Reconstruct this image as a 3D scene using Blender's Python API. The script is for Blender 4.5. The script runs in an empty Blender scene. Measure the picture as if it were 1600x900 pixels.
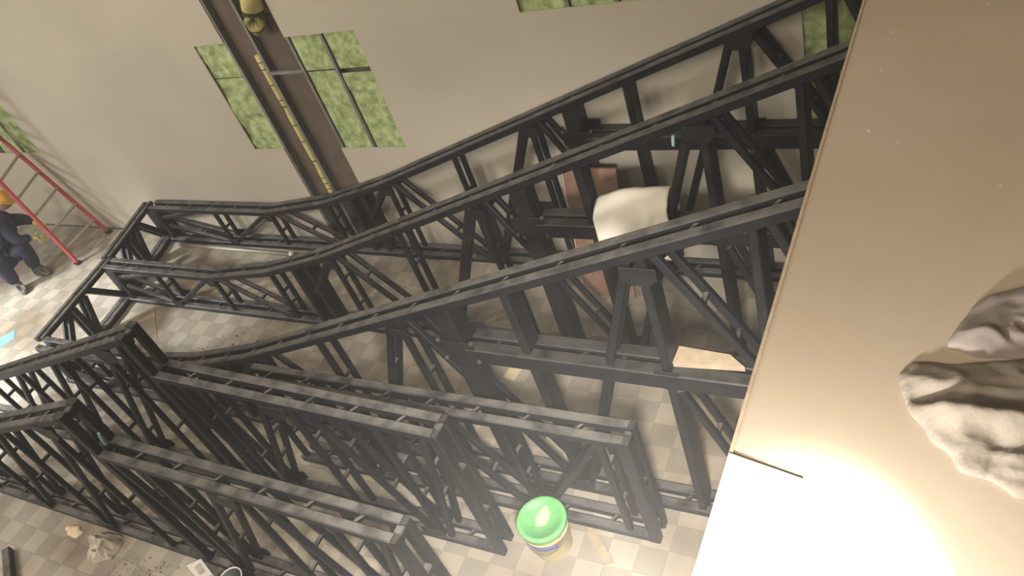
import bpy, bmesh, math, random
from mathutils import Vector, Matrix, noise
C = bpy.context.scene.collection
sc = bpy.context.scene
random.seed(7)
S = 7.56                                   # camera height above the floor in drawing units; plan numbers below are multiples of it
K = 4.8 / S                                # metres per drawing unit: the helpers convert every mesh and place to real metres

# ---------------------------------------------------------------- camera
cam_d = bpy.data.cameras.new('camera'); cam = bpy.data.objects.new('camera', cam_d); C.objects.link(cam)
right, down, fwd = (Vector((0.87559716, 0.38662635, -0.28956808)), Vector((0.07190413, -0.69711178, -0.71334771)),
                    Vector((-0.47766034, 0.60378409, -0.63818913)))
m = Matrix((right, -down, -fwd)).transposed().to_4x4(); m.translation = (0, 0, S * K)
cam.matrix_world = m
cam_d.sensor_width = 36; cam_d.lens = 36 * 1250.2 / 1600; cam_d.clip_start = 0.05; cam_d.clip_end = 200
sc.camera = cam
# ---------------------------------------------------------------- world, exposure, lights
sc.view_settings.view_transform = 'Standard'; sc.view_settings.look = 'None'
sc.view_settings.exposure = 0.0; sc.view_settings.gamma = 1.0; sc.view_settings.use_curve_mapping = False
w = bpy.data.worlds.new('world'); sc.world = w; w.use_nodes = True
w.node_tree.nodes['Background'].inputs[0].default_value = (0.85, 0.86, 0.9, 1)
w.node_tree.nodes['Background'].inputs[1].default_value = 0.1
vs_ = w.node_tree.nodes.new('ShaderNodeVolumeScatter'); vs_.inputs['Color'].default_value = (1, 0.97, 0.93, 1); vs_.inputs['Density'].default_value = 0.008
w.node_tree.links.new(vs_.outputs[0], w.node_tree.nodes['World Output'].inputs['Volume'])      # thin scatter volume added to imitate the lens glare veil
def area(name, loc, target, size, power, col, sy=None):
    d = bpy.data.lights.new(name, 'AREA'); d.energy = power * K * K; d.color = col; d.size = size * K
    if sy: d.shape = 'RECTANGLE'; d.size_y = sy * K
    o = bpy.data.objects.new(name, d); C.objects.link(o); o.location = Vector(loc) * K
    o.rotation_euler = (Vector(target) - Vector(loc)).to_track_quat('-Z', 'Y').to_euler(); return o
def spot(name, loc, target, angle, blend, power, col, radius):
    d = bpy.data.lights.new(name, 'SPOT'); d.energy = power * K * K; d.color = col; d.spot_size = math.radians(angle)
    d.spot_blend = blend; d.shadow_soft_size = radius * K
    o = bpy.data.objects.new(name, d); C.objects.link(o); o.location = Vector(loc) * K
    o.rotation_euler = (Vector(target) - Vector(loc)).to_track_quat('-Z', 'Y').to_euler(); return o
for lx, ly, lz, p_, c_ in ((-19, -4.5, 10.2, 820, (0.97, 0.98, 1.0)), (-13.0, -5.0, 10.2, 660, (1.0, 0.95, 0.88)), (-7.0, -5.5, 10.2, 330, (1.0, 0.91, 0.78)),
                       (-1.5, -5.5, 10.2, 290, (1.0, 0.87, 0.68)), (-9.0, 4.5, 10.4, 160, (1.0, 0.9, 0.76))):
    area('ceiling_light', (lx, ly, lz), (lx, ly + (4 if ly < 0 else 0.01), 4.5 if ly < 0 else 0), 2.4, p_, c_, 1.0)
spot('doorway_daylight', (-20.5, 0.0, 6.5), (-15.4, 3.9, 0), 42, 1.0, 17000, (0.90, 0.96, 1.0), 0.7)
LAMP = Vector((-0.12, 0.42, 0.79 * S + 0.30))
spot('work_lamp', LAMP, (-0.17, 0.61, 0.79 * S), 68, 0.3, 190, (1.0, 0.98, 0.94), 0.03)
spot('glare_fill_beam', (-0.52, 0.36, 0.79 * S - 0.04), (-2.9, 3.8, 0), 84, 1.0, 4600, (1.0, 0.96, 0.90), 0.30)  # added spot: feeds the glare veil and brightens the floor at right
fill = bpy.data.lights.new('deck_fill', 'POINT'); fill.energy = 33; fill.color = (1.0, 0.98, 0.93); fill.shadow_soft_size = 0.02  # added point light, brightens the deck and the air beside the lamp
bo = bpy.data.objects.new('deck_fill', fill); C.objects.link(bo); bo.location = Vector((-0.37, 0.45, 0.79 * S + 0.20)) * K

# ---------------------------------------------------------------- materials
def mat(name, col, rough=0.6, metal=0.0, col2=None, scale=6.0, detail=4.0, bump=0.0, bscale=40.0, dust=None, dust_amt=0.7,
        specks=None, contrast=(0.35, 0.65), spec=0.5):
    M = bpy.data.materials.new(name); M.use_nodes = True; nt = M.node_tree; N = nt.nodes; L = nt.links
    b = N['Principled BSDF']; b.inputs['Roughness'].default_value = rough; b.inputs['Metallic'].default_value = metal
    b.inputs['Specular IOR Level'].default_value = spec
    geo = N.new('ShaderNodeNewGeometry'); src = None
    def rgb(c):
        n = N.new('ShaderNodeRGB'); n.outputs[0].default_value = (*c, 1); return n.outputs[0]
    def mixc(f, a, c):
        n = N.new('ShaderNodeMix'); n.data_type = 'RGBA'
        if hasattr(f, 'links'): L.new(f, n.inputs[0])
        else: n.inputs[0].default_value = f
        L.new(a, n.inputs[6]); L.new(c, n.inputs[7]); return n.outputs[2]
    def nz(sca, det=4.0, lo=0.35, hi=0.65):
        t = N.new('ShaderNodeTexNoise'); t.inputs['Scale'].default_value = sca / K; t.inputs['Detail'].default_value = det
        L.new(geo.outputs['Position'], t.inputs['Vector'])
        r = N.new('ShaderNodeMapRange'); r.inputs[1].default_value = lo; r.inputs[2].default_value = hi
        L.new(t.outputs[0], r.inputs[0]); return r.outputs[0]
    src = rgb(col)
    if col2: src = mixc(nz(scale, detail, *contrast), src, rgb(col2))
    if dust:
        sep = N.new('ShaderNodeSeparateXYZ'); L.new(geo.outputs['Normal'], sep.inputs[0])
        r = N.new('ShaderNodeMapRange'); r.inputs[1].default_value = 0.5; r.inputs[2].default_value = 0.95; r.inputs[4].default_value = dust_amt
        L.new(sep.outputs[2], r.inputs[0])
        mu = N.new('ShaderNodeMath'); mu.operation = 'MULTIPLY'; L.new(r.outputs[0], mu.inputs[0]); L.new(nz(5.0, 5.0, 0.25, 0.6), mu.inputs[1])
        src = mixc(mu.outputs[0], src, rgb(dust))
    if specks:
        v = N.new('ShaderNodeTexVoronoi'); v.inputs['Scale'].default_value = specks[1] / K; L.new(geo.outputs['Position'], v.inputs['Vector'])
        r = N.new('ShaderNodeMapRange'); r.inputs[1].default_value = specks[2]; r.inputs[2].default_value = specks[2] * 0.6
        L.new(v.outputs['Distance'], r.inputs[0])
        mu = N.new('ShaderNodeMath'); mu.operation = 'MULTIPLY'; L.new(r.outputs[0], mu.inputs[0]); L.new(nz(4.0, 2.0, 0.5, 0.6), mu.inputs[1])
        src = mixc(mu.outputs[0], src, rgb(specks[0]))
    L.new(src, b.inputs['Base Color'])
    if bump:
        t = N.new('ShaderNodeTexNoise'); t.inputs['Scale'].default_value = bscale / K; t.inputs['Detail'].default_value = 6
        L.new(geo.outputs['Position'], t.inputs['Vector'])
        bp = N.new('ShaderNodeBump'); bp.inputs['Strength'].default_value = bump; bp.inputs['Distance'].default_value = 0.02 * K
        L.new(t.outputs[0], bp.inputs['Height']); L.new(bp.outputs[0], b.inputs['Normal'])
    return M
STEEL = mat('black_painted_steel', (0.0065, 0.007, 0.0095), 0.5, 0, (0.012, 0.0118, 0.0125), 3.0, dust=(0.155, 0.14, 0.122), dust_amt=0.78, spec=0.32)
PLATE = mat('black_plate_steel', (0.007, 0.0072, 0.009), 0.5, 0, (0.013, 0.0128, 0.013), 8.0, dust=(0.07, 0.063, 0.054), dust_amt=0.6, spec=0.32)
BOLT = mat('zinc_bolt', (0.22, 0.21, 0.19), 0.45, 0.8)
DRYWALL = mat('drywall_paper', (0.48, 0.425, 0.335), 0.9, 0, (0.44, 0.388, 0.305), 0.8, 6, specks=((0.24, 0.2, 0.16), 1.6, 0.035))
GYPSUM = mat('gypsum_edge', (0.62, 0.58, 0.52), 0.9)
BATT = mat('green_insulation', (0.19, 0.25, 0.08), 0.95, 0, (0.47, 0.55, 0.27), 8.0, 10, bump=1.0, bscale=16, contrast=(0.30, 0.66))
STUD = mat('galvanised_stud', (0.30, 0.29, 0.27), 0.45, 0.55, (0.22, 0.21, 0.2), 9.0)
STUD_DARK = mat('dark_stud_side', (0.15, 0.14, 0.125), 0.6, 0.2, (0.10, 0.094, 0.084), 7.0)  # darker grey on the sides and backs of the studs
SHEATH = mat('brown_sheathing', (0.13, 0.092, 0.066), 0.9, 0, (0.10, 0.072, 0.053), 4.0, 8)
YELLOW = mat('yellow_wrap', (0.62, 0.53, 0.19), 0.7, 0, (0.52, 0.44, 0.15), 9.0)
BAND = mat('dark_tape', (0.05, 0.045, 0.02), 0.8)
TILE_L = mat('vinyl_tile_light', (0.41, 0.36, 0.28), 0.55, 0, (0.22, 0.165, 0.11), 0.7, 12, contrast=(0.40, 0.66))
TILE_D = mat('vinyl_tile_dark', (0.315, 0.28, 0.225), 0.55, 0, (0.18, 0.14, 0.095), 0.7, 12, contrast=(0.40, 0.66))
SLAB = mat('tile_adhesive', (0.20, 0.165, 0.12), 0.9, 0, (0.14, 0.115, 0.085), 5.0)
BOARD = mat('brown_deck_board', (0.54, 0.435, 0.315), 0.8, 0, (0.60, 0.50, 0.38), 1.3, 7, bump=0.02, bscale=25, specks=((0.85, 0.76, 0.64), 14.0, 0.10))
PALE = mat('pale_deck_board', (0.80, 0.74, 0.62), 0.7, 0, (0.72, 0.66, 0.54), 3.0)
EDGE = mat('raw_wood_edge', (0.62, 0.49, 0.33), 0.8, 0, (0.5, 0.38, 0.25), 20.0)
TARP = mat('grey_brown_tarp', (0.30, 0.255, 0.205), 0.85, 0, (0.27, 0.228, 0.182), 6.0, bump=0.15, bscale=50)
TARPD = mat('violet_grey_cloth', (0.24, 0.195, 0.175), 0.8, 0, (0.30, 0.25, 0.22), 8.0)
CLOTH = mat('off_white_sheet', (0.82, 0.76, 0.63), 0.85, 0, (0.76, 0.70, 0.57), 3.0)
PANEL = mat('red_brown_panel', (0.20, 0.105, 0.07), 0.8, 0, (0.26, 0.15, 0.105), 9.0, 8)
PLANK = mat('tan_plank', (0.36, 0.28, 0.185), 0.8, 0, (0.30, 0.23, 0.15), 14.0)
RED = mat('red_fibreglass', (0.42, 0.055, 0.06), 0.5, 0, (0.36, 0.06, 0.06), 8.0)
ALU = mat('dusty_aluminium', (0.42, 0.37, 0.31), 0.5, 0.4, (0.34, 0.3, 0.25), 10.0)
NAVY = mat('navy_cloth', (0.009, 0.013, 0.03), 0.9, 0, (0.015, 0.02, 0.042), 14.0)
SKIN = mat('skin', (0.30, 0.165, 0.11), 0.6)
GLOVE = mat('pale_yellow_glove', (0.62, 0.56, 0.20), 0.8, 0, (0.5, 0.45, 0.17), 25.0)
HAT = mat('yellow_plastic', (0.75, 0.42, 0.04), 0.4)
BOOT = mat('brown_boot_leather', (0.10, 0.085, 0.065), 0.7)
POUCH = mat('brown_leather', (0.085, 0.055, 0.04), 0.7)
PAPER = mat('dusty_kraft_paper', (0.50, 0.43, 0.35), 0.85, 0, (0.38, 0.32, 0.25), 12.0)
CARD = mat('cream_card', (0.60, 0.52, 0.33), 0.85)
PIPE = mat('grey_conduit', (0.36, 0.32, 0.26), 0.5, 0.3)
PAIL = mat('cream_pail_plastic', (0.74, 0.66, 0.36), 0.5, 0, (0.66, 0.58, 0.30), 6.0)
GREEN = mat('green_lid_plastic', (0.12, 0.42, 0.12), 0.5, 0, (0.16, 0.46, 0.16), 10.0)
LBL_Y = mat('yellow_label', (0.80, 0.62, 0.10), 0.5)
LBL_B = mat('blue_label', (0.07, 0.09, 0.42), 0.5)
LBL_R = mat('red_label', (0.55, 0.10, 0.05), 0.5)
SMEAR = mat('dried_compound', (0.62, 0.48, 0.31), 0.9)
BLACKP = mat('black_plastic', (0.012, 0.012, 0.013), 0.45)
TEAL = mat('pale_teal_strap', (0.25, 0.45, 0.38), 0.5)
SCREEN = mat('cyan_film', (0.16, 0.42, 0.55), 0.4)

# ---------------------------------------------------------------- helpers
def tag(o, label=None, cat=None, group=None, kind=None):
    if label: o['label'] = label
    if cat: o['category'] = cat
    if group: o['group'] = group
    if kind: o['kind'] = kind
    return o
def empty(name, loc, label, cat, group=None, rz=0.0):
    o = bpy.data.objects.new(name, None); C.objects.link(o); o.location = Vector(loc) * K; o.rotation_euler.z = rz
    o.empty_display_size = 0.2
    return tag(o, label, cat, group)
def obj(name, bm, m, parent=None, smooth=False):
    me = bpy.data.meshes.new(name)
    bmesh.ops.recalc_face_normals(bm, faces=bm.faces); bmesh.ops.scale(bm, vec=(K, K, K), verts=bm.verts)
    bm.to_mesh(me); bm.free()
    for x in (m if isinstance(m, (list, tuple)) else [m]): me.materials.append(x)
    if smooth:
        for p in me.polygons: p.use_smooth = True
    o = bpy.data.objects.new(name, me); C.objects.link(o); o.parent = parent
    return o
def part(name, me, parent, mw=None):
    o = bpy.data.objects.new(name, me); C.objects.link(o); o.parent = parent
    if mw is not None:
        mw.translation *= K; o.matrix_local = mw
    return o
def add_box(bm, lo, hi, mi=0):
    vs = [bm.verts.new((x, y, z)) for z in (lo[2], hi[2]) for y in (lo[1], hi[1]) for x in (lo[0], hi[0])]
    for f in ((0, 2, 3, 1), (4, 5, 7, 6), (0, 1, 5, 4), (2, 6, 7, 3), (0, 4, 6, 2), (1, 3, 7, 5)):
        bm.faces.new([vs[i] for i in f]).material_index = mi
def box(name, lo, hi, m, parent=None):
    bm = bmesh.new(); add_box(bm, lo, hi); return obj(name, bm, m, parent)
def add_prism(bm, pts, lo, hi, axis=1, mi=0):
    """polygon pts (a,b) extruded along axis from lo to hi"""
    def P(a, b, c):
        return {0: (c, a, b), 1: (a, c, b), 2: (a, b, c)}[axis]
    A = [bm.verts.new(P(a, b, lo)) for a, b in pts]; B = [bm.verts.new(P(a, b, hi)) for a, b in pts]
    n = len(pts)
    bm.faces.new(A).material_index = mi; bm.faces.new(B[::-1]).material_index = mi
    for i in range(n): bm.faces.new((A[i], B[i], B[(i + 1) % n], A[(i + 1) % n])).material_index = mi
def add_tube(bm, path, r, n=10, mi=0, cap=True):
    rings = []
    for i, p in enumerate(path):
        p = Vector(p); d = (Vector(path[min(i + 1, len(path) - 1)]) - Vector(path[max(i - 1, 0)])).normalized()
        a = d.cross(Vector((0, 0, 1)) if abs(d.z) < 0.9 else Vector((1, 0, 0))).normalized(); b = d.cross(a)
        rr = r[i] if isinstance(r, (list, tuple)) else r
        rings.append([bm.verts.new(p + rr * (math.cos(t) * a + math.sin(t) * b)) for t in [2 * math.pi * k / n for k in range(n)]])
    for A, B in zip(rings, rings[1:]):
        for k in range(n): bm.faces.new((A[k], A[(k + 1) % n], B[(k + 1) % n], B[k])).material_index = mi
    if cap:
        bm.faces.new(rings[0][::-1]).material_index = mi; bm.faces.new(rings[-1]).material_index = mi
def add_lathe(bm, prof, n=28, mi=0, c=(0, 0, 0)):
    rings = [[bm.verts.new((c[0] + r * math.cos(2 * math.pi * k / n), c[1] + r * math.sin(2 * math.pi * k / n), c[2] + z)) for k in range(n)] for r, z in prof]
    for A, B in zip(rings, rings[1:]):
        for k in range(n): bm.faces.new((A[k], A[(k + 1) % n], B[(k + 1) % n], B[k])).material_index = mi
    return rings
# steel bar with chamfered long edges; the mesh lies along local X, shared between bars of one size
_bars = {}
def bar_mesh(L, a, b, m):
    key = (round(L, 2), round(a, 3), round(b, 3), m.name)
    if key not in _bars:
        bm = bmesh.new(); ch = min(0.012, a * 0.15, b * 0.15); x, y = a / 2, b / 2
        sec = [(-x + ch, -y), (x - ch, -y), (x, -y + ch), (x, y - ch), (x - ch, y), (-x + ch, y), (-x, y - ch), (-x, -y + ch)]
        add_prism(bm, sec, -key[0] / 2, key[0] / 2, axis=0)
        me = bpy.data.meshes.new('steel_bar'); bmesh.ops.recalc_face_normals(bm, faces=bm.faces); bmesh.ops.scale(bm, vec=(K, K, K), verts=bm.verts); bm.to_mesh(me); bm.free(); me.materials.append(m)
        _bars[key] = me
    return _bars[key]
def bar(name, p, q, parent, a=0.075, b=0.075, m=None, nrm=(0, 1, 0)):
    """bar from p to q (parent space); a = size along nrm, b = size across it"""
    p, q = Vector(p), Vector(q); d = q - p; L = d.length; d.normalize()
    n = Vector(nrm); n = (n - n.dot(d) * d).normalized(); t = d.cross(n)
    mw = Matrix((d, n, t)).transposed().to_4x4(); mw.translation = (p + q) / 2
    return part(name, bar_mesh(L, a, b, m or STEEL), parent, mw)

# ---------------------------------------------------------------- floor
T = 0.0403 * S
floor = tag(box('floor', (-22, -7, -0.25), (6.0, 1.075 * S, -0.006), SLAB), kind='structure')
def tile_mesh(m):
    bm = bmesh.new(); add_box(bm, (0.0012, 0.0012, -0.006), (T - 0.0012, T - 0.0012, 0.0))
    me = bpy.data.meshes.new('tile'); bmesh.ops.recalc_face_normals(bm, faces=bm.faces); bmesh.ops.scale(bm, vec=(K, K, K), verts=bm.verts); bm.to_mesh(me); bm.free(); me.materials.append(m); return me
tiles = []
for i in range(-30, 36):
    for j in range(-7, 22):
        x, y = (i - 33.53) * T, (j + 5.01) * T
        if y + T > 1.055 * S or x + T > -0.1: continue
        v = Vector((x + T / 2, y + T / 2, -S)); f = v.dot(fwd)
        u, vv = 800 + 1250 * v.dot(right) / f, 450 + 1250 * v.dot(down) / f
        tiles.append((f if (-20 < u < 1300 and -20 < vv < 920) else 99 + f, i, j, x, y))
tiles.sort(); tm = [tile_mesh(TILE_L), tile_mesh(TILE_D)]
rest = bmesh.new()
for k, (f, i, j, x, y) in enumerate(tiles):
    dz = random.uniform(-0.0015, 0.0)
    if k < 300:
        o = part('tile', tm[(i + j) % 2], floor); o.location = (x * K, y * K, dz * K)
    else:
        add_box(rest, (x + 0.0012, y + 0.0012, -0.0065), (x + T - 0.0012, y + T - 0.0012, dz), (i + j) % 2)
tag(obj('tile_field', rest, [TILE_L, TILE_D], floor), kind='stuff')

# ---------------------------------------------------------------- back wall: drywall sheets over studs with cut-out openings
YW = 1.055 * S; TH = 0.016; DP = 0.145
wall = tag(box('wall_back', (-22, YW + DP, -0.1), (6.0, YW + DP + 0.2, 10.6), SHEATH), kind='structure')
Z1, Z2 = 0.259, 0.5075
def sheet(x0, x1, z0, z1):
    bm = bmesh.new(); g = 0.0006 if abs(z1 - Z2) < 1e-6 or abs(z0 - Z2) < 1e-6 else 0.0
    add_box(bm, (x0 * S, YW, z0 * S + g), (x1 * S, YW + TH, z1 * S - g))
    return obj('drywall_sheet', bm, DRYWALL, wall)
for a in ((-2.9, -2.15, 0, Z1), (-2.15, -1.71, 0, Z1), (-1.71, -1.27, 0, Z1), (-1.111, -0.66, 0, Z1), (-0.66, -0.199, 0, Z1), (-0.199, 0.25, 0, Z1),
          (-2.15, -1.756, Z1, Z2), (-1.756, -1.355, Z1, Z2), (-0.947, -0.615, Z1, Z2), (-0.615, -0.199, Z1, Z2),
          (-2.9, -2.15, 0.48, 0.76), (-2.15, -1.71, Z2, 0.76), (-1.71, -1.27, Z2, 0.76), (-1.111, -0.615, Z2, 0.76), (-0.199, 0.25, 0.62, 0.76),
          (-2.9, -2.15, 0.76, 1.2), (-2.15, -1.27, 0.76, 1.2), (-1.111, -0.2, 0.76, 1.2), (-0.2, 0.25, 0.76, 1.2)):
    sheet(*a)
def stud(x, z0, z1, wdt=0.05, m=STUD):
    """C-section stud, lips towards the room"""
    bm = bmesh.new(); y0, y1 = YW + TH + 0.001, YW + DP - 0.001; x *= S
    add_box(bm, (x - wdt / 2, y0, z0 * S), (x + wdt / 2, y0 + 0.004, z1 * S), 0)
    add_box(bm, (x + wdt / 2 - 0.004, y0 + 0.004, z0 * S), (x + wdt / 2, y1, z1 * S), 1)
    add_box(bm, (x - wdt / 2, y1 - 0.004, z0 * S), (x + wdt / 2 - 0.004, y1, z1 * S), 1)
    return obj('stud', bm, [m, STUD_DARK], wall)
for x, z0, z1 in ((-1.268, 0, 1.0), (-1.196, 0, 1.0), (-1.108, 0, 1.0), (-1.027, 0.24, 0.53), (-0.935, 0.24, 0.53), (-1.385, 0.24, 0.53), (-2.23, 0.24, 0.5),
                  (-0.628, 0.5, 0.78), (-0.534, 0.49, 0.78), (-0.455, 0.49, 0.78), (-0.212, 0.24, 0.64), (-0.12, 0.24, 0.64), (-2.138, 0.24, 0.5)):
    stud(x, z0, z1)
bm = bmesh.new(); add_box(bm, (-1.196 * S + 0.02, YW + 0.018, 0.432 * S), (-1.108 * S - 0.02, YW + 0.022, 0.4385 * S)); add_box(bm, (-1.196 * S + 0.02, YW + 0.022, 0.4375 * S), (-1.108 * S - 0.02, YW + 0.06, 0.4385 * S))
obj('bridging_angle', bm, STUD, wall)
def batt(x0, x1, z0, z1, seed, deep=0.035):
    bm = bmesh.new(); nx = max(4, int((x1 - x0) * S / 0.06)); nz_ = max(6, int((z1 - z0) * S / 0.06)); g = []
    for k in range(nz_ + 1):
        row = []
        for i in range(nx + 1):
            u, v = i / nx, k / nz_; x = (x0 + (x1 - x0) * u) * S; z = (z0 + (z1 - z0) * v) * S
            e = min(1, 6 * min(u, 1 - u, v, 1 - v) + 0.15)
            h = 0.045 * noise.noise((x * 3, z * 2, seed)) - 0.03 * max(0, 0.15 - abs(noise.noise((x * 2.2 + 7, z * 1.6, seed + 5)))) / 0.15 + 0.022 * noise.noise((x * 9, z * 9, seed + 3)) + 0.010 * noise.noise((x * 20, z * 20, seed))
            row.append(bm.verts.new((x, YW + TH + deep + 0.006 * (1 - e) - h * e, z)))
        g.append(row)
    for k in range(nz_):
        for i in range(nx): bm.faces.new((g[k][i], g[k][i + 1], g[k + 1][i + 1], g[k + 1][i]))
    return obj('insulation_batt', bm, BATT, wall, True)
for k, a in enumerate(((-1.378, -1.2715, 0.24, 0.43), (-1.378, -1.2715, 0.432, 0.525), (-1.103, -1.029, 0.24, 0.431), (-1.103, -1.029, 0.434, 0.52),
                       (-1.022, -0.94, 0.24, 0.392), (-1.022, -0.94, 0.388, 0.425), (-1.022, -0.94, 0.433, 0.52), (-2.32, -2.143, 0.24, 0.5),
                       (-0.625, -0.537, 0.49, 0.76), (-0.529, -0.458, 0.49, 0.76), (-0.45, -0.2, 0.49, 0.76), (-0.205, -0.123, 0.25, 0.63), (-0.116, -0.03, 0.25, 0.63), (-0.03, 0.2, 0.25, 0.63))):
    batt(*a, k * 5.1, 0.024 if k != 5 else 0.012)

# yellow wrapped pipe in the open stud bay, and its torn pieces
t = empty('wrapped_pipe', (-1.212 * S, YW + 0.07, 0.10), 'thin yellow wrapped pipe with dark tape rings in the open stud bay', 'pipe')
bm = bmesh.new(); pts = [(0.008 * S * (0.3 * math.sin(z * 5)), 0.01 * math.sin(z * 3), z * S) for z in [0.0 + 0.02 * k for k in range(24)]]
add_tube(bm, pts, [0.058 - 0.012 * (k % 7 == 3) for k in range(24)], 12); obj('sleeve', bm, YELLOW, t, True)
for z in (0.05, 0.075, 0.11, 0.135, 0.15, 0.165, 0.21, 0.26, 0.30, 0.345, 0.36, 0.395, 0.43, 0.445):
    bm = bmesh.new(); z2 = z * S; x = 0.008 * S * 0.3 * math.sin(z * 5); add_tube(bm, [(x, 0.01 * math.sin(z * 3), z2), (x, 0.01 * math.sin(z * 3), z2 + 0.014)], 0.061, 12); obj('tape_ring', bm, BAND, t)
t = empty('insulated_elbow', (-1.155 * S, YW - 0.05, 0.517 * S), 'fat yellow wrapped pipe bend high in the open stud bay', 'pipe')
bm = bmesh.new(); add_tube(bm, [(-0.10, 0.05, 0.02), (-0.05, 0.02, 0.12), (0.03, -0.02, 0.24), (0.13, -0.03, 0.42), (0.16, 0.0, 0.62), (0.16, 0.0, 1.4)], [0.045, 0.10, 0.145, 0.15, 0.135, 0.135], 16); obj('sleeve', bm, YELLOW, t, True)
for p, q, r in (((-0.03, 0.01, 0.14), (-0.02, 0.005, 0.155), 0.112), ((0.10, -0.028, 0.37), (0.106, -0.028, 0.385), 0.155)):
    bm = bmesh.new(); add_tube(bm, [p, q], r, 16); obj('tape_ring', bm, BAND, t)
bm = bmesh.new()
for k in range(26):
    a = random.uniform(0, 6.28); x, y, z = random.gauss(0, 0.09), random.gauss(0, 0.015), abs(random.gauss(0, 0.03)) + 0.005; d = Vector((random.uniform(-1, 1), random.uniform(-1, 1), random.uniform(-.4, .8))) * 0.09
    p = Vector((x, y, z)); n = Vector((random.random(), random.random(), random.random())) * 0.03
    vs = [bm.verts.new(c) for c in (p, p + d, p + d + n, p + n * 1.5, p + d * .5 + Vector((0, 0, .04)))]
    bm.faces.new((vs[0], vs[1], vs[4])); bm.faces.new((vs[1], vs[2], vs[4])); bm.faces.new((vs[2], vs[3], vs[4])); bm.faces.new((vs[3], vs[0], vs[4]))
o = obj('insulation_scraps', bm, YELLOW); o.location = (-1.232 * S * K, (YW + 0.05) * K, 0.0); tag(o, 'torn yellow insulation scraps on the floor below the yellow pipe', 'scraps', kind='stuff')

# ---------------------------------------------------------------- rest of the room, out of view but lit and bouncing light
tag(box('ceiling', (-22, -7, 10.6), (6.2, YW + DP + 0.2, 10.8), GYPSUM), kind='structure')
tag(box('wall_left', (-22.2, -7, -0.1), (-22, YW + DP + 0.2, 10.6), DRYWALL), kind='structure')
tag(box('wall_right', (6.0, -7, -0.1), (6.2, YW + DP + 0.2, 10.6), DRYWALL), kind='structure')
tag(box('wall_front', (-22, -7.2, -0.1), (6.2, -7, 10.6), DRYWALL), kind='structure')

# ---------------------------------------------------------------- trusses
W = 0.178                                   # front face to rear face, centre to centre
def pieces(top):
    return list(zip(top, top[1:]))
def zt(top, x):
    for (a, za), (b, zb) in pieces(top):
        if a <= x <= b: return za + (zb - za) * (x - a) / (b - a)
    return top[-1][1]
def build_truss(root, x0, tops, x1, webs, posts, nodes, battens, ch=0.10, wa=0.065, wb=0.072):
    """root sits at (x0, y, 0); all numbers in plan units along the truss and up"""
    P = lambda x, z, y=0.0: ((x - x0) * S, y, z * S)
    c2 = ch / 2 / S
    for y in (0.0, W):
        for top in tops:
            for (a, za), (b, zb) in pieces(top): bar('top_chord', P(a, za, y), P(b, zb, y), root, ch, ch)
        bar('bottom_chord', P(x0, c2, y), P(x1, c2, y), root, ch, ch)
        for kind, a, za, b, zb in webs: bar(kind, P(a, za, y), P(b, zb, y), root, wa, wb)
    # short battens tying front and rear faces together
    for x, z, sl in battens:
        bar('batten', P(x, z, 0.02), P(x + 0.012, z + 0.012 * sl, W - 0.02), root, 0.05, 0.03, nrm=(0, 0, 1))
    for kind, a, za, b, zb in webs:
        n = 2 if abs(zb - za) > 0.12 else 1
        for k in range(n):
            f = (k + 1) / (n + 1) + random.uniform(-0.08, 0.08)
            bar('batten', P(a + (b - a) * f, za + (zb - za) * f, 0.02), P(a + (b - a) * f, za + (zb - za) * f, W - 0.02), root, 0.04, 0.045, nrm=(0, 0, 1))
    for x, z0, z1, wd in posts:
        bar('post', P(x, z0, W / 2), P(x, z1, W / 2), root, W + 0.06, wd, m=PLATE)
    for x, z, a, b in nodes:                # gusset plates on the front and rear face
        for y in (-0.056, W + 0.056):
            bm = bmesh.new(); sx, sz = a / 2, b / 2
            add_prism(bm, [(-sx, sz), (-sx, -sz * 0.2), (-sx * 0.5, -sz), (sx * 0.5, -sz), (sx, -sz * 0.2), (sx, sz)], -0.006, 0.006)
            g = obj('gusset_plate', bm, PLATE, root); g.location = Vector(P(x, z, y)) * K
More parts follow.
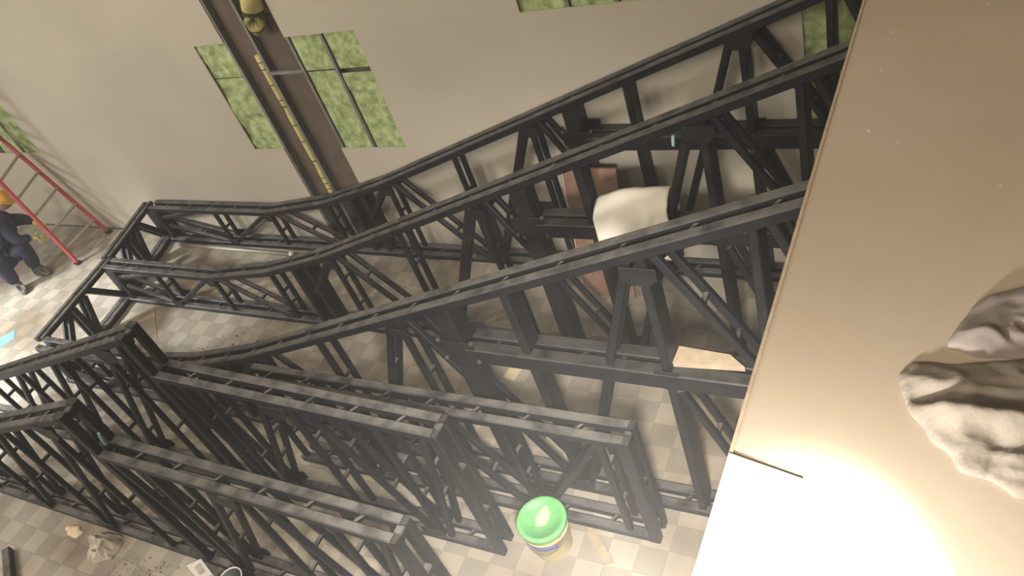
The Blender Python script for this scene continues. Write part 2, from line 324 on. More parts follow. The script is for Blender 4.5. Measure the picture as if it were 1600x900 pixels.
def incline_truss(y, x0, slope, label):
    root = empty('side_truss', (x0 * S, y * S, 0), label, 'truss', 'sloping side trusses of the black steel frame')
    X1 = -0.05
    top = [(x0, 0.109), (-1.385, 0.109), (-1.2, 0.140), (-1.02, 0.193), (X1, 0.193 + slope * 0.97)]
    t_ = lambda x: zt(top, x) - 0.006
    D = 'diagonal'; V = 'vertical'
    webs = [(D, x0 + 0.02, 0.080, x0 + 0.16, t_(-1.6)), (D, x0 + 0.03, 0.055, -1.575, 0.012), (V, -1.568, 0.01, -1.568, t_(-1.568)),
            (D, -1.555, 0.012, -1.40, t_(-1.4)), (V, -1.38, 0.01, -1.38, t_(-1.38)), (D, -1.362, t_(-1.362), -1.205, 0.012),
            (V, -1.19, 0.01, -1.19, t_(-1.19)), (D, -1.012, t_(-1.012), -1.09, 0.10), (V, -1.0, 0.01, -1.0, t_(-1.0)),
            (D, -0.985, t_(-0.985), -0.832, 0.012), (V, -0.815, 0.01, -0.815, t_(-0.815)), (D, -0.652, t_(-0.652), -0.797, 0.012),
            (V, -0.637, 0.01, -0.637, t_(-0.637)), (D, -0.62, t_(-0.62), -0.45, 0.012), (D, -0.288, t_(-0.288), -0.437, 0.012),
            (D, -0.258, t_(-0.258), -0.155, 0.30), (D, -0.262, 0.27, -0.165, 0.012), (D, -0.14, t_(-0.14), -0.06, 0.32)]
    posts = [(x0 + 0.013, 0, 0.105, 0.10), (-1.119, 0.0, t_(-1.119), 0.09), (-1.080, 0, t_(-1.08), 0.09), (-0.557, 0, t_(-0.557), 0.21), (-0.452, 0, t_(-0.452), 0.085),
             (-0.272, 0, t_(-0.272), 0.08), (-0.157, 0, t_(-0.157), 0.08), (-0.06, 0, t_(-0.06), 0.08)]
    nodes = [(-1.385, 0.096, 0.18, 0.10), (-1.003, 0.182, 0.22, 0.13), (-0.637, 0.316, 0.22, 0.14), (-0.275, 0.455, 0.30, 0.18), (-0.553, 0.295, 0.40, 0.30), (-1.555, 0.018, 0.24, 0.11),
             (-0.815, 0.02, 0.3, 0.14), (-0.45, 0.02, 0.34, 0.16), (-0.272, 0.292, 0.22, 0.22)]
    bt = []
    for i in range(22):
        x = x0 + 0.05 + i * 0.079
        if x < X1 - 0.03: bt += [(x, zt(top, x), 0.35 if x > -1.2 else 0.0), (x, 0.0066, 0.0)]
    build_truss(root, x0, [top], X1, webs, posts, nodes, bt)
    # cross beam: front and rear rail running right from the wide post
    for y in (0.0, W): bar('beam', ((-0.54 - x0) * S, y, 0.2905 * S), ((X1 - x0) * S, y, 0.2905 * S), root, 0.135, 0.195, m=PLATE)
    for x in (-0.5, -0.38, -0.33, -0.21, -0.1): bar('batten', ((x - x0) * S, 0.03, 0.296 * S), ((x - x0) * S, W - 0.03, 0.296 * S), root, 0.06, 0.05, m=PLATE, nrm=(0, 0, 1))
    for dx, dz in ((-0.03, 0.02), (0.02, 0.02), (-0.03, -0.015), (0.02, -0.015)):
        bm = bmesh.new(); add_tube(bm, [(0, -0.062, 0), (0, -0.085, 0)], 0.022, 6); b_ = obj('bolt', bm, BOLT, root); b_.location = Vector(((-0.545 + dx - x0) * S, 0, (0.298 + dz) * S)) * K
    return root
A_ = incline_truss(1.017, -1.797, 0.368, 'black sloping steel side truss closest to the drywall wall')
B_ = incline_truss(0.800, -1.737, 0.380, 'black sloping steel side truss in the middle, carrying the white sheet')
C_ = incline_truss(0.552, -1.695, 0.388, 'black sloping steel side truss farthest from the wall, carrying the tan plank')

# end frames that close the low end between the side trusses
def end_frame(p, q, label, mirror):
    p, q = Vector((p[0] * S, p[1] * S, 0)), Vector((q[0] * S, q[1] * S, 0)); L = (q - p).length; d = (q - p) / L
    root = empty('end_frame', p, label, 'truss', 'end frames at the low end of the black steel frame', math.atan2(d.y, d.x))
    P = lambda u, z, y=0.0: (u * L, y, z * S)
    for y in (0.0, -0.13):
        bar('top_chord', P(0, 0.109, y), P(1, 0.109, y), root, 0.09, 0.09)
        bar('bottom_chord', P(0, 0.0066, y), P(1, 0.0066, y), root, 0.12, 0.1)
        for nm, a, za, b, zb in (('diagonal', 0.36, 0.10, 0.09, 0.02), ('diagonal', 0.44, 0.10, 0.56, 0.012), ('vertical', 0.60, 0.10, 0.60, 0.012), ('diagonal', 0.66, 0.10, 0.93, 0.015)):
            bar(nm, P(a, za, y), P(b, zb, y), root, 0.06, 0.10)
    for u in (0.05, 0.95): bar('post', P(u, 0.012, -0.065), P(u, 0.104, -0.065), root, 0.19, 0.07, m=PLATE)
    for k in range(7): bar('batten', P(0.08 + 0.14 * k, 0.109, -0.015), P(0.08 + 0.14 * k, 0.109, -0.115), root, 0.05, 0.03, nrm=(0, 0, 1))
end_frame((-1.818, 1.04), (-1.760, 0.832), 'black steel end frame closing the low end beside the wall and ladder', False)
end_frame((-1.750, 0.824), (-1.708, 0.575), 'black steel end frame closing the low end nearest the brightly lit floor', True)

# second set: stepped trusses in the foreground
def step_truss(y, dx, label, name='stepped_truss'):
    x0 = -1.83 + dx
    root = empty(name, (x0 * S, y * S, 0), label, 'truss', 'stepped trusses in the foreground')
    xs, xe = -1.03 + dx, -0.535 + dx
    top1 = [(x0, 0.100), (xs, 0.378)]; top2 = [(xs, 0.297), (xe, 0.279)]
    t1 = lambda x: zt(top1, x + dx) - 0.006
    t2 = lambda x: zt(top2, x + dx) - 0.006
    D = 'diagonal'; V = 'vertical'
    base = [(V, -1.64, 0.01, -1.64, t1(-1.64)), (V, -1.465, 0.01, -1.465, t1(-1.465)), (V, -1.28, 0.01, -1.28, t1(-1.28)), (V, -1.115, 0.01, -1.115, t1(-1.115)),
            (D, -1.625, 0.012, -1.48, t1(-1.48)), (D, -1.45, 0.012, -1.31, t1(-1.31)), (D, -1.268, 0.012, -1.10, t1(-1.10)),
            (V, -0.945, 0.01, -0.945, t2(-0.945)), (D, -1.015, t2(-1.015), -0.955, 0.02), (D, -0.935, 0.012, -0.825, t2(-0.825)),
            (V, -0.775, 0.01, -0.775, t2(-0.775)), (D, -0.745, t2(-0.745), -0.645, 0.012), (V, -0.63, 0.01, -0.63, t2(-0.63)), (D, -0.615, 0.012, -0.555, t2(-0.555))]
    webs = [(k, a + dx, za, b + dx, zb) for k, a, za, b, zb in base]
    nodes = [(-1.27 + dx, 0.02, 0.36, 0.18), (-0.94 + dx, 0.02, 0.36, 0.18), (-0.64 + dx, 0.02, 0.3, 0.16), (-1.10 + dx, 0.335, 0.36, 0.2), (-0.80 + dx, 0.27, 0.36, 0.18), (-1.46 + dx, 0.02, 0.3, 0.16)]
    bt = []
    for i in range(18):
        x = x0 + 0.05 + i * 0.074
        if x < xe - 0.02:
            bt.append((x, 0.0066, 0.0)); tp = top1 if x < xs - 0.02 else top2; bt.append((x, zt(tp, x), 0.3 if tp is top1 else 0))
    build_truss(root, x0, [top1, top2], xe, webs, [], nodes, bt, 0.10, 0.062, 0.072)
    P = lambda x, z, yy=0.0: ((x - x0) * S, yy, z * S)
    for yy in (0.0, W):
        bar('end_post', P(xs, 0.0, yy), P(xs, 0.385, yy), root, 0.09, 0.13, m=PLATE)
        bar('end_post', P(xe, 0.0, yy), P(xe, 0.284, yy), root, 0.09, 0.12, m=PLATE)
    for x, zz in ((xs, 0.375), (xs, 0.295), (xs, 0.16), (xe, 0.275), (xe, 0.19), (xe, 0.09)):
        bar('batten', P(x, zz, 0.02), P(x, zz, W - 0.02), root, 0.10, 0.09, nrm=(0, 0, 1))
    return root
F_ = step_truss(0.425, 0.0, 'black stepped steel truss in the foreground, the one with the pail beyond its end')
G_ = step_truss(0.287, 0.022, 'black stepped steel truss lowest in the picture, beside the crumpled paper')
# low box truss tucked behind the stepped ones, its end standing by the pail
x0, xe = -0.96, -0.325
E_ = empty('low_truss', (x0 * S, 0.498 * S, 0), 'low flat-topped black steel truss whose end stands behind the green-lidded pail', 'truss')
top = [(x0, 0.215), (xe, 0.222)]
webs = []
for k, x in enumerate((-0.95, -0.80, -0.65, -0.50)):
    webs += [('vertical', x, 0.01, x, 0.215), ('diagonal', x + 0.012, 0.012 if k % 2 else 0.212, x + 0.137, 0.212 if k % 2 else 0.012)]
webs += [('vertical', -0.36, 0.01, -0.36, 0.215)]
build_truss(E_, x0, [top], xe, webs, [], [(-0.80, 0.02, 0.3, 0.16), (-0.5, 0.02, 0.3, 0.16)], [(x0 + 0.04 + 0.075 * i, z, 0) for i in range(8) for z in (0.219, 0.0066)])
for yy in (0.0, W): bar('end_post', ((xe - x0) * S, yy, 0), ((xe - x0) * S, yy, 0.228 * S), E_, 0.10, 0.12, m=PLATE)
for z in (0.216, 0.12, 0.02): bar('batten', ((xe - x0) * S, 0.02, z * S), ((xe - x0) * S, W - 0.02, z * S), E_, 0.10, 0.08, nrm=(0, 0, 1))

# ---------------------------------------------------------------- deck the photographer looks over
ZD = 0.79 * S
bm = bmesh.new(); add_prism(bm, [(-0.0551 * S, 0.06 * S), (-0.0425 * S, 0.72 * S), (0.30 * S, 0.72 * S), (0.30 * S, 0.06 * S)], ZD - 0.03, ZD, axis=2)
deck = tag(obj('deck_board', bm, BOARD), 'brown scuffed deck board along the right side with its open edge over the hall', 'deck')
bm = bmesh.new(); add_prism(bm, [(-0.0563 * S, 0.06 * S), (-0.0437 * S, 0.72 * S), (-0.0425 * S, 0.72 * S), (-0.0551 * S, 0.06 * S)], ZD - 0.05, ZD + 0.003, axis=2)
obj('edge_strip', bm, EDGE, deck)
bm = bmesh.new(); add_prism(bm, [(-0.0557 * S, -0.05 * S), (-0.0547 * S, 0.137 * S), (-0.0325 * S, 0.1325 * S), (-0.0335 * S, -0.05 * S)], ZD + 0.0006, ZD + 0.005, axis=2)
tag(obj('pale_board', bm, PALE), 'pale board lying on the deck edge, glaring white under the lamp', 'board')
# deck framing below, so the deck is carried
bm = bmesh.new(); add_box(bm, (-0.03 * S, -0.1 * S, ZD - 0.33), (0.30 * S, 0.72 * S, ZD - 0.05)); tag(obj('trim_1', bm, PLANK), kind='structure')


# ---------------------------------------------------------------- crumpled cloth on the deck
def inside(pt, poly):
    c = False; n = len(poly)
    for i in range(n):
        (x1, y1), (x2, y2) = poly[i], poly[(i + 1) % n]
        if (y1 > pt[1]) != (y2 > pt[1]) and pt[0] < (x2 - x1) * (pt[1] - y1) / (y2 - y1) + x1: c = not c
    return c
def edge_d(pt, poly):
    best = 9; p = Vector(pt)
    for i in range(len(poly)):
        a, b = Vector(poly[i]), Vector(poly[(i + 1) % len(poly)]); t = max(0, min(1, (p - a).dot(b - a) / (b - a).length_squared)); best = min(best, (p - a - t * (b - a)).length)
    return best
def crumpled(name, poly, z0, hgt, step, m, label, cat, seed, fold=14.0, soft=0.05, extra=None):
    """sheet of cloth or paper lying in ridged folds inside an outline, closed below"""
    xs = [p[0] for p in poly]; ys = [p[1] for p in poly]; bm = bmesh.new(); V = {}
    nx, ny = int((max(xs) - min(xs)) / step) + 1, int((max(ys) - min(ys)) / step) + 1
    for i in range(nx + 1):
        for j in range(ny + 1):
            x, y = min(xs) + i * step, min(ys) + j * step
            wob = 0.35 * soft * noise.noise((x * fold, y * fold, seed + 9))
            if inside((x, y), poly):
                e = min(1, max(0, (edge_d((x, y), poly) + wob) / soft))
                q = Vector((x * fold * 0.5 + 0.6 * noise.noise((x * fold, y * fold, seed)), y * fold * 0.8, seed))
                r = 1 - abs(noise.noise(q)) * 2.2; r2 = 1 - abs(noise.noise(q * 2.3 + Vector((4, 1, 2)))) * 2
                h = e ** 0.6 * hgt * (0.35 + 0.5 * max(0, r) ** 2 + 0.25 * r2)
                if extra: h += e * extra(x, y)
                V[i, j] = bm.verts.new((x + 0.4 * step * noise.noise((x * 30, y * 30, seed)), y + 0.4 * step * noise.noise((y * 30, x * 30, seed)), z0 + 0.003 + max(0, h)))
    for (i, j) in list(V):
        k = [(i, j), (i + 1, j), (i + 1, j + 1), (i, j + 1)]
        if all(q in V for q in k):
            a, b, c_, d = [V[q] for q in k]; bm.faces.new((a, b, c_)); bm.faces.new((a, c_, d))
    for v in [v for v in bm.verts if not v.link_faces]: bm.verts.remove(v)
    ed = [e for e in bm.edges if len(e.link_faces) == 1]
    for v in {v for e in ed for v in e.verts}:          # pull the rim onto the outline
        p = v.co.xy; best = None
        for i in range(len(poly)):
            a, b = Vector(poly[i]), Vector(poly[(i + 1) % len(poly)]); t = max(0, min(1, (p - a).dot(b - a) / (b - a).length_squared)); q = a + t * (b - a)
            if best is None or (q - p).length < best[0]: best = ((q - p).length, q)
        wb = noise.noise((p.x * 16, p.y * 16, seed)) * step * 1.5
        v.co.x, v.co.y = best[1].x + wb, best[1].y + wb; v.co.z = z0 + 0.003 + 0.35 * (v.co.z - z0)
    r = bmesh.ops.extrude_edge_only(bm, edges=ed)
    for v in [g for g in r['geom'] if isinstance(g, bmesh.types.BMVert)]: v.co.z = z0 + 0.001
    return tag(obj(name, bm, m, None, name != 'crumpled_paper'), label, cat)
lump = [(-0.093, 1.318), (-0.06, 1.365), (0.02, 1.372), (0.10, 1.395), (0.30, 1.42), (0.31, 1.10), (0.16, 1.05), (0.047, 1.09), (0.0, 1.145), (-0.055, 1.225)]
crease = lambda x, y: -0.055 * math.exp(-((y - (1.262 - 0.05 * (x + 0.05) - 0.35 * (x - 0.06) ** 2)) / 0.018) ** 2) * (1 if x > -0.06 else 0) + 0.03 * math.exp(-((y - 1.215 - 0.03 * x) / 0.03) ** 2)
crumpled('crumpled_cloth', lump, ZD, 0.03, 0.0075, TARP, 'crumpled grey-brown cloth with a deep crease on the deck', 'cloth', 3.1, 12, 0.06, crease)
lump2 = [(0.005, 1.43), (0.03, 1.50), (0.055, 1.56), (0.085, 1.60), (0.16, 1.635), (0.32, 1.64), (0.32, 1.43), (0.16, 1.41), (0.06, 1.405)]
crumpled('rumpled_garment', lump2, ZD, 0.04, 0.0075, TARPD, 'darker violet-grey rumpled cloth above the creased one on the deck', 'cloth', 8.4, 10, 0.06)

# ---------------------------------------------------------------- things on and around the frame
def drape():
    """white sheet thrown over the middle truss beam"""
    bm = bmesh.new(); nx, ny = 26, 22; g = []
    x0, x1 = -0.443 * S, -0.333 * S; yf, yb = 0.800 * S - 0.062, 0.800 * S + W + 0.062
    prof = [(yf - 0.05, 0.250), (yf - 0.04, 0.268), (yf - 0.035, 0.29), (yf - 0.03, 0.312), (yf - 0.01, 0.335), (yf + 0.06, 0.345), (yf + 0.16, 0.352), (yb - 0.06, 0.349), (yb + 0.02, 0.338), (yb + 0.03, 0.318), (yb + 0.035, 0.298)]
    for i in range(nx + 1):
        u = i / nx; row = []
        for j in range(ny + 1):
            t = j / ny * (len(prof) - 1); k = min(int(t), len(prof) - 2); f = t - k
            y = prof[k][0] * (1 - f) + prof[k + 1][0] * f; z = prof[k][1] * (1 - f) + prof[k + 1][1] * f
            sag = -0.016 * (1 - u) ** 4 + 0.004 * u
            n_ = noise.noise((u * 6 - j * 0.12, j * 0.16, 2.0)); n2 = noise.noise((u * 11, j * 0.5, 7.0))
            row.append(bm.verts.new((x0 + (x1 - x0) * u + 0.012 * n2, y - 0.022 * abs(n_) - 0.006, (z + sag) * S + 0.016 * n_)))
        g.append(row)
    for i in range(nx):
        for j in range(ny): bm.faces.new((g[i][j], g[i + 1][j], g[i + 1][j + 1], g[i][j + 1]))
    o = obj('draped_sheet', bm, CLOTH, None, True); md = o.modifiers.new('thickness', 'SOLIDIFY'); md.thickness = 0.004; md.offset = 1
    return tag(o, 'off-white sheet draped over the cross beam of the middle truss', 'sheet')
drape()
bm = bmesh.new(); add_prism(bm, [(-0.2665 * S, 0.5565 * S), (-0.2658 * S, 0.5815 * S), (-0.2065 * S, 0.5770 * S), (-0.1875 * S, 0.5620 * S)], 0.3042 * S, 0.312 * S, axis=2)
tag(obj('plank', bm, PLANK), 'short tan plank lying on the cross beam of the nearest sloping truss', 'plank')
# leaning panel
t = empty('leaning_panel', (-0.543 * S, 0.9475 * S, 0), 'red-brown sheet panel leaning against the back truss behind the white sheet', 'panel')
bm = bmesh.new(); add_box(bm, (-0.049 * S, -0.02, 0.003), (0.049 * S, 0.02, 1.93)); o = obj('panel', bm, PANEL, t); o.rotation_euler = (-math.radians(11.8), 0, 0)
bm = bmesh.new(); add_box(bm, (-0.049 * S - 0.012, -0.021, 0.003), (-0.049 * S - 0.001, 0.021, 1.93)); e = obj('edge_band', bm, EDGE, t); e.rotation_euler = o.rotation_euler
# conduit on the floor along the back truss
t = empty('conduit', (-1.57 * S, 0.995 * S, 0.0), 'long grey conduit lying on the floor in front of the back truss', 'pipe')
bm = bmesh.new(); add_tube(bm, [(-0.195 * S, 0.035, 0.036), (0.212 * S, -0.025, 0.036)], 0.035, 12); obj('tube', bm, PIPE, t, True)
bm = bmesh.new(); add_tube(bm, [(0.207 * S, -0.024, 0.046), (0.218 * S, -0.026, 0.046)], 0.045, 12); obj('coupling', bm, GYPSUM, t, True)

# pail with a green lid
px, py = -0.4643 * S, 0.4555 * S
t = empty('plastic_pail', (px, py, 0), 'cream plastic pail with a smeared green lid standing on the floor', 'pail')
H_ = 0.50
bm = bmesh.new(); add_lathe(bm, [(0.0, 0.0), (0.205, 0.0), (0.212, 0.012), (0.243, H_ - 0.14), (0.252, H_ - 0.135), (0.252, H_ - 0.115), (0.246, H_ - 0.11), (0.250, H_ - 0.02), (0.0, H_ - 0.02)], 36); obj('body', bm, PAIL, t, True)
bm = bmesh.new(); add_lathe(bm, [(0.0, H_ - 0.004), (0.215, H_ - 0.004), (0.222, H_ + 0.012), (0.262, H_ + 0.012), (0.268, H_ + 0.002), (0.266, H_ - 0.055), (0.252, H_ - 0.06)], 36); lid = obj('lid', bm, GREEN, t, True)
bm = bmesh.new(); pl = [(math.cos(a) * r, math.sin(a) * r * 1.0) for a, r in [(k * 2 * math.pi / 16, 0.075 + 0.05 * noise.noise((k * 1.3, 4, 0)) + (0.03 if k in (4, 5, 11) else 0)) for k in range(16)]]
add_prism(bm, [(x * 1.0 + 0.01, y * 1.2 + 0.02) for x, y in pl], H_ - 0.006, H_ + 0.003, axis=2); obj('smear', bm, SMEAR, lid)
def band(name, a0, a1, z0, z1, r0, r1, m):
    bm = bmesh.new(); n = 14; g = []
    for k in range(n + 1):
        a = math.radians(a0 + (a1 - a0) * k / n); c, s_ = math.cos(a), math.sin(a)
        g.append([bm.verts.new((r * c, r * s_, z)) for r, z in ((r0, z0), (r1, z1), (r1 - 0.003, z1), (r0 - 0.003, z0))])
    for A, B in zip(g, g[1:]):
        for k in range(4): bm.faces.new((A[k], A[(k + 1) % 4], B[(k + 1) % 4], B[k]))
    bm.faces.new(g[0]); bm.faces.new(g[-1][::-1]); return obj(name, bm, m, t, True)
band('blue_label', -150, -38, 0.27, 0.33, 0.239, 0.245, LBL_B); band('yellow_label', -150, -20, 0.40, 0.44, 0.2525, 0.2535, LBL_Y); band('red_label', -46, -12, 0.345, 0.375, 0.2515, 0.2525, LBL_R)
bm = bmesh.new(); add_tube(bm, [(0.255 * math.cos(a), 0.255 * math.sin(a) , 0.375 - 0.16 * math.sin((a + 2.9) / 2.8 * math.pi)) for a in [-2.9 + 2.8 * k / 16 for k in range(17)]], 0.007, 6); obj('wire_handle', bm, BOLT, t, True)

# red ladder leaning beside the wall
def ladder():
    t = empty('ladder', (-2.078 * S, 0.97 * S, 0), 'red fibreglass ladder leaning at the left edge by the wall', 'ladder')
    R0, R1 = Vector((-0.005 * S, 0.062 * S, 0.0)), Vector((-0.24 * S, 0.062 * S, 0.56 * S)); L0, L1 = Vector((0.003 * S, -0.066 * S, 0.0)), Vector((-0.11 * S, -0.05 * S, 0.62 * S))
    L1 = L0 + (Vector((-2.112 * S, 0.904 * S, 0.277 * S)) - Vector((-2.075 * S, 0.904 * S, 0))) * 2.1; R1 = R0 + (Vector((-2.205 * S, 1.030 * S, 0.285 * S)) - Vector((-2.083 * S, 1.032 * S, 0))) * 2.0
    for a, b in ((R0, R1), (L0, L1)):
        d = (b - a); r = bar('rail', a + d * 0.012, b, t, 0.05, 0.115, RED, nrm=(0, 1, 0))
        bm = bmesh.new(); add_box(bm, (-0.06, -0.05, 0), (0.06, 0.05, 0.06)); f = obj('foot', bm, BLACKP, t); f.location = a * K
    for k in range(9):
        f = 0.085 + 0.098 * k; bar('step', R0.lerp(R1, f), L0.lerp(L1, f), t, 0.10, 0.045, ALU, nrm=(1, 0, 0.3))
    return t
ladder()

# debris on the floor
crumpled('crumpled_paper', [(-9.74, 1.98), (-9.62, 2.07), (-9.50, 2.10), (-9.32, 2.09), (-9.17, 1.98), (-9.16, 1.78), (-9.35, 1.66), (-9.55, 1.72)], 0.0, 0.26, 0.021, PAPER, 'crumpled dusty tan paper lump on the tiles in front of the lowest truss', 'paper', 5.5, 5.5, 0.10)
crumpled('dirt_scraps', [(-10.35, 1.95), (-10.28, 2.03), (-10.1, 2.05), (-9.97, 1.98), (-9.98, 1.90), (-10.2, 1.88)], 0.0, 0.035, 0.02, SMEAR, 'small heap of dirt and scraps left of the crumpled paper', 'debris', 2.5, 9, 0.05)
bm = bmesh.new(); add_prism(bm, [(-7.80, 1.97), (-7.66, 2.10), (-7.36, 1.98), (-7.46, 1.85)], 0.0, 0.16, axis=2); bx = obj('carton', bm, GYPSUM); tag(bx, 'small grey-white carton on the floor beside the black can', 'carton')
bm = bmesh.new(); add_prism(bm, [(-7.63, 2.05), (-7.47, 1.98), (-7.51, 1.92), (-7.67, 1.98)], 0.16, 0.163, axis=2); obj('label', bm, PAPER, bx)
t = empty('black_can', (-6.93, 1.95, 0), 'black open can with a pale rim at the bottom edge of the picture', 'can')
bm = bmesh.new(); add_lathe(bm, [(0.0, 0.01), (0.13, 0.01), (0.135, 0.02), (0.145, 0.30), (0.137, 0.30), (0.127, 0.03), (0.0, 0.03)], 28); obj('body', bm, BLACKP, t, True)
bm = bmesh.new(); add_lathe(bm, [(0.136, 0.298), (0.149, 0.298), (0.150, 0.312), (0.142, 0.316), (0.136, 0.312), (0.136, 0.298)], 28); obj('rim', bm, GYPSUM, t, True)
bm = bmesh.new(); add_prism(bm, [(-5.075, 5.52), (-5.04, 5.74), (-4.87, 5.715), (-4.89, 5.49)], 0.0, 0.006, axis=2); tag(obj('card', bm, CARD), 'cream card lying on the tiles under the nearest sloping truss', 'card')
bm = bmesh.new(); add_prism(bm, [(-3.22, 3.66), (-3.11, 3.70), (-2.80, 3.40), (-2.90, 3.35)], 0.0, 0.03, axis=2); tag(obj('board_offcut', bm, PLANK), 'thin tan board offcut on the floor right of the pail', 'board')
bm = bmesh.new(); add_prism(bm, [(-15.72, 4.72), (-15.52, 4.98), (-15.30, 4.80), (-15.42, 4.52), (-15.62, 4.50)], 0.0, 0.004, axis=2); tag(obj('plastic_film', bm, SCREEN), 'scrap of pale cyan film on the bright floor at the left edge', 'film')
bar_o = bar('steel_tube', (-10.95, 1.43, 0.055), (-10.2, 0.93, 0.055), None, 0.11, 0.11, STEEL, nrm=(0, 0, 1)); tag(bar_o, 'black steel tube on the floor in the bottom left corner', 'tube')
bm = bmesh.new(); add_prism(bm, [(-12.50, 6.02), (-12.36, 5.86), (-11.73, 5.28), (-12.07, 5.05), (-12.95, 5.55)], 0.0, 0.006, axis=2); tag(obj('floor_paper', bm, TILE_L), 'dusty beige sheet lying flat on the tiles behind the stepped truss', 'paper')
def crumbs(n, cx, cy, sx, sy, label, m):
    bm = bmesh.new()
    for k in range(n):
        x, y, r = max(cx - 1.7 * sx, min(cx + 1.7 * sx, random.gauss(cx, sx))), min(random.gauss(cy, sy), cy + 1.6 * sy), abs(random.gauss(0, 0.009)) + 0.005
        r4 = bmesh.ops.create_cone(bm, cap_ends=True, segments=4, radius1=r, radius2=r * random.uniform(.2, .8), depth=r * random.uniform(.5, 1.1), matrix=Matrix.Translation((x, y, r * 0.3)) @ Matrix.Rotation(random.uniform(0, 6), 4, 'Z'))
    return tag(obj('rubble_crumbs', bm, m), label, 'rubble', kind='stuff')
crumbs(150, -8.48, 1.70, 0.33, 0.16, 'scatter of brown crumbs and dirt in front of the lowest truss', PLANK)
crumbs(80, -9.3, 5.1, 0.8, 0.35, 'scatter of dark crumbs on the tiles between the sloping trusses', POUCH)
# cut strap ends tied to the frames
def strap(p, q, label):
    bm = bmesh.new(); p, q = Vector(p), Vector(q); mid = (p + q) / 2 + Vector((0, -0.005, 0)); add_tube(bm, [p, mid, q], [0.014, 0.016, 0.014], 6)
    return tag(obj('strap', bm, TEAL), label, 'strap')
strap((-0.979 * S, 0.296 * S, 0.340 * S), (-0.991 * S, 0.296 * S, 0.3125 * S), 'pale teal strap end hanging at the step of the lowest truss')
strap((-0.305 * S, 0.7885 * S, 0.4575 * S), (-0.3072 * S, 0.7885 * S, 0.4425 * S), 'pale teal strap end under the top chord of the middle truss')

# ---------------------------------------------------------------- crouching worker at the left edge
def skin_chain(name, joints, edges, m, parent, sub=2, root=0, mats=None):
    me = bpy.data.meshes.new(name); me.from_pydata([(Vector(j[:3]) * K)[:] for j in joints], edges, []); o = bpy.data.objects.new(name, me); C.objects.link(o); o.parent = parent
    s_ = o.modifiers.new('skin', 'SKIN'); s_.use_smooth_shade = True
    if not me.skin_vertices: me.skin_vertices.new()
    for v, j in zip(me.skin_vertices[0].data, joints):
        r = j[3] * K; v.radius = (r, (j[4] * K if len(j) > 4 else r))
    me.skin_vertices[0].data[root].use_root = True
    b = o.modifiers.new('smooth', 'SUBSURF'); b.levels = sub; b.render_levels = sub
    me.materials.append(m)
    return o
wx, wy = -16.75, 6.30
P_ = lambda x, y, z: (x - wx, y - wy, z)
wk = empty('person', (wx, wy, 0), 'crouching person in navy work clothes and yellow hard hat reaching to the ladder', 'person')
u = 1.575
hipC = P_(-16.80, 6.22, 0.60); belly = P_(-16.84, 6.38, 0.86); chest = P_(-16.82, 6.60, 1.10); neckb = P_(-16.80, 6.76, 1.27); neck = P_(-16.78, 6.84, 1.38)
hL, kL, aL = P_(-16.78, 6.08, 0.58), P_(-16.42, 5.95, 0.74), P_(-16.58, 5.98, 0.17)
hR, kR, aR = P_(-16.74, 6.36, 0.58), P_(-16.32, 6.50, 0.74), P_(-16.49, 6.45, 0.17)
sR, eR, wR = P_(-16.64, 6.54, 1.12), P_(-16.36, 6.50, 0.86), P_(-16.28, 6.72, 0.80)
sL, eL, wL = P_(-17.00, 6.78, 1.14), P_(-16.85, 7.08, 0.94), P_(-16.58, 7.08, 0.90)
J = [(*hipC, 0.33, 0.28), (*belly, 0.34, 0.27), (*chest, 0.35, 0.26), (*neckb, 0.20), (*neck, 0.095),
     (*hL, 0.23), (*kL, 0.175), (*aL, 0.125), (*hR, 0.23), (*kR, 0.175), (*aR, 0.125),
     (*sR, 0.165), (*eR, 0.13), (*wR, 0.08), (*sL, 0.165), (*eL, 0.13), (*wL, 0.08)]
E_s = [(0, 1), (1, 2), (2, 3), (3, 4), (0, 5), (5, 6), (6, 7), (0, 8), (8, 9), (9, 10), (2, 11), (11, 12), (12, 13), (2, 14), (14, 15), (15, 16)]
skin_chain('body', J, E_s, NAVY, wk, 2, 0)
# head with face, looking down towards the hands
hd = bmesh.new(); bmesh.ops.create_uvsphere(hd, u_segments=24, v_segments=18, radius=1.0)
for v in hd.verts:
    x, y, z = v.co; v.co = Vector((x * 0.118, y * 0.148 + (0.012 if z < -0.3 else 0), z * 0.178))
    if y > 0.55 and abs(x) < 0.22 and -0.35 < z < 0.12: v.co.y += 0.035 * (1 - abs(x) / 0.22)       # nose
    if y > 0.6 and 0.1 < abs(x) < 0.55 and 0.08 < z < 0.3: v.co.y -= 0.015                          # eye sockets
    if y > 0.5 and abs(x) < 0.35 and -0.62 < z < -0.42: v.co.y += 0.008                             # lips
for sx in (-1, 1):
    r = bmesh.ops.create_uvsphere(hd, u_segments=8, v_segments=6, radius=0.04)['verts']
    for v in r: v.co = Vector((sx * 0.118 + v.co.x * 0.4, v.co.y * 0.7, v.co.z * 1.2))               # ears
    r = bmesh.ops.create_uvsphere(hd, u_segments=8, v_segments=6, radius=0.018)['verts']
    for v in r: v.co += Vector((sx * 0.042, 0.122, 0.03))                                           # eyes
head = obj('head', hd, SKIN, wk, True); hp = Vector(P_(-16.74, 6.93, 1.52)); head.location = hp * K; head.rotation_euler = (math.radians(-42), 0, math.radians(-38))
hb = bmesh.new(); rings = add_lathe(hb, [(0.205, 0.02), (0.165, 0.035), (0.160, 0.08), (0.135, 0.15), (0.085, 0.195), (0.0, 0.21)], 24)
for v in hb.verts:
    if v.co.z < 0.03 and v.co.y > 0.1: v.co.y += 0.06
hat = obj('hard_hat', hb, HAT, wk, True); hat.location = (hp + Vector((-0.01, 0.0, 0.03))) * K; hat.rotation_euler = head.rotation_euler
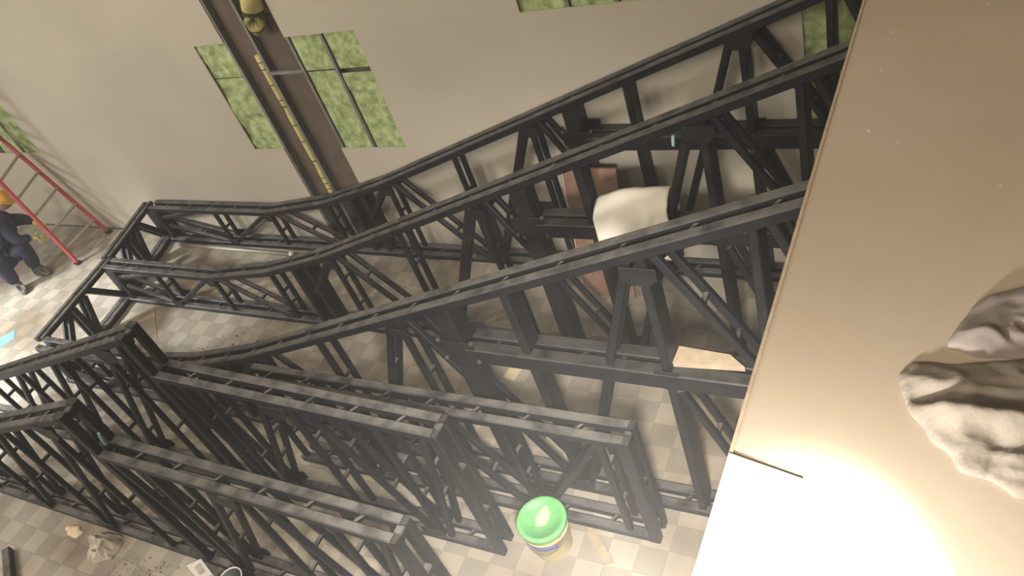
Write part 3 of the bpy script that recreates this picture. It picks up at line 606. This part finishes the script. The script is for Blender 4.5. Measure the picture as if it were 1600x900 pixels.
def hand(w_, d, up, name='glove'):
    w_, d, up = Vector(w_), Vector(d).normalized(), Vector(up).normalized(); sd = d.cross(up).normalized(); up = sd.cross(d)
    o = skin_chain(name, [(*w_, 0.06, 0.05), (*(w_ + d * 0.07), 0.075, 0.045), (*(w_ + d * 0.15), 0.075, 0.04)], [(0, 1), (1, 2)], GLOVE, wk, 2)
    for k, (off, ln) in enumerate(((-0.055, 0.125), (-0.018, 0.145), (0.02, 0.135), (0.055, 0.105))):
        b = w_ + d * 0.14 + sd * off; j = [b, b + d * ln * 0.4 + up * 0.006, b + d * ln * 0.75 - up * 0.022, b + d * ln * 0.9 - up * 0.062]
        skin_chain('finger', [(*q, 0.0205) for q in j], [(0, 1), (1, 2), (2, 3)], GLOVE, o, 1)
    b = w_ + d * 0.05 + sd * -0.06; j = [b, b + d * 0.05 - sd * 0.05 - up * 0.01, b + d * 0.10 - sd * 0.055 - up * 0.04]
    skin_chain('thumb', [(*q, 0.024) for q in j], [(0, 1), (1, 2)], GLOVE, o, 1)
hand(wR, (0.35, 0.6, -0.75), (0.5, -0.3, 0.6)); hand(wL, (0.8, 0.0, -0.6), (0.3, -0.6, 0.7))
def boot(p, rz):
    prof = [(-0.16, 0.0), (0.27, 0.0), (0.285, 0.05), (0.24, 0.10), (0.12, 0.14), (0.06, 0.24), (-0.11, 0.24), (-0.15, 0.12)]
    bm = bmesh.new(); add_prism(bm, prof, -0.075, 0.075, axis=1); bmesh.ops.bevel(bm, geom=bm.edges[:], offset=0.025, segments=2, affect='EDGES', clamp_overlap=True)
    o = obj('boot', bm, BOOT, wk, True); o.location = Vector(P_(*p)) * K; o.rotation_euler.z = math.radians(rz)
boot((-16.52, 5.97, 0.0), -18); boot((-16.43, 6.45, 0.0), 4)
bm = bmesh.new(); add_box(bm, (-0.07, -0.05, -0.12), (0.07, 0.05, 0.06)); add_box(bm, (-0.05, -0.056, -0.02), (0.05, -0.05, 0.05)); bmesh.ops.bevel(bm, geom=bm.edges[:], offset=0.012, segments=1, affect='EDGES')
o = obj('tool_pouch', bm, POUCH, wk); o.location = Vector(P_(-16.52, 6.60, 0.62)) * K; o.rotation_euler = (0.2, 0.3, 0.6)
bm = bmesh.new(); add_box(bm, (-0.04, -0.02, -0.06), (0.04, 0.02, 0.06)); o = obj('pocket_rag', bm, GYPSUM, wk); o.location = Vector(P_(-16.42, 6.55, 0.72)) * K; o.rotation_euler = (0.4, 0.3, 0.2)
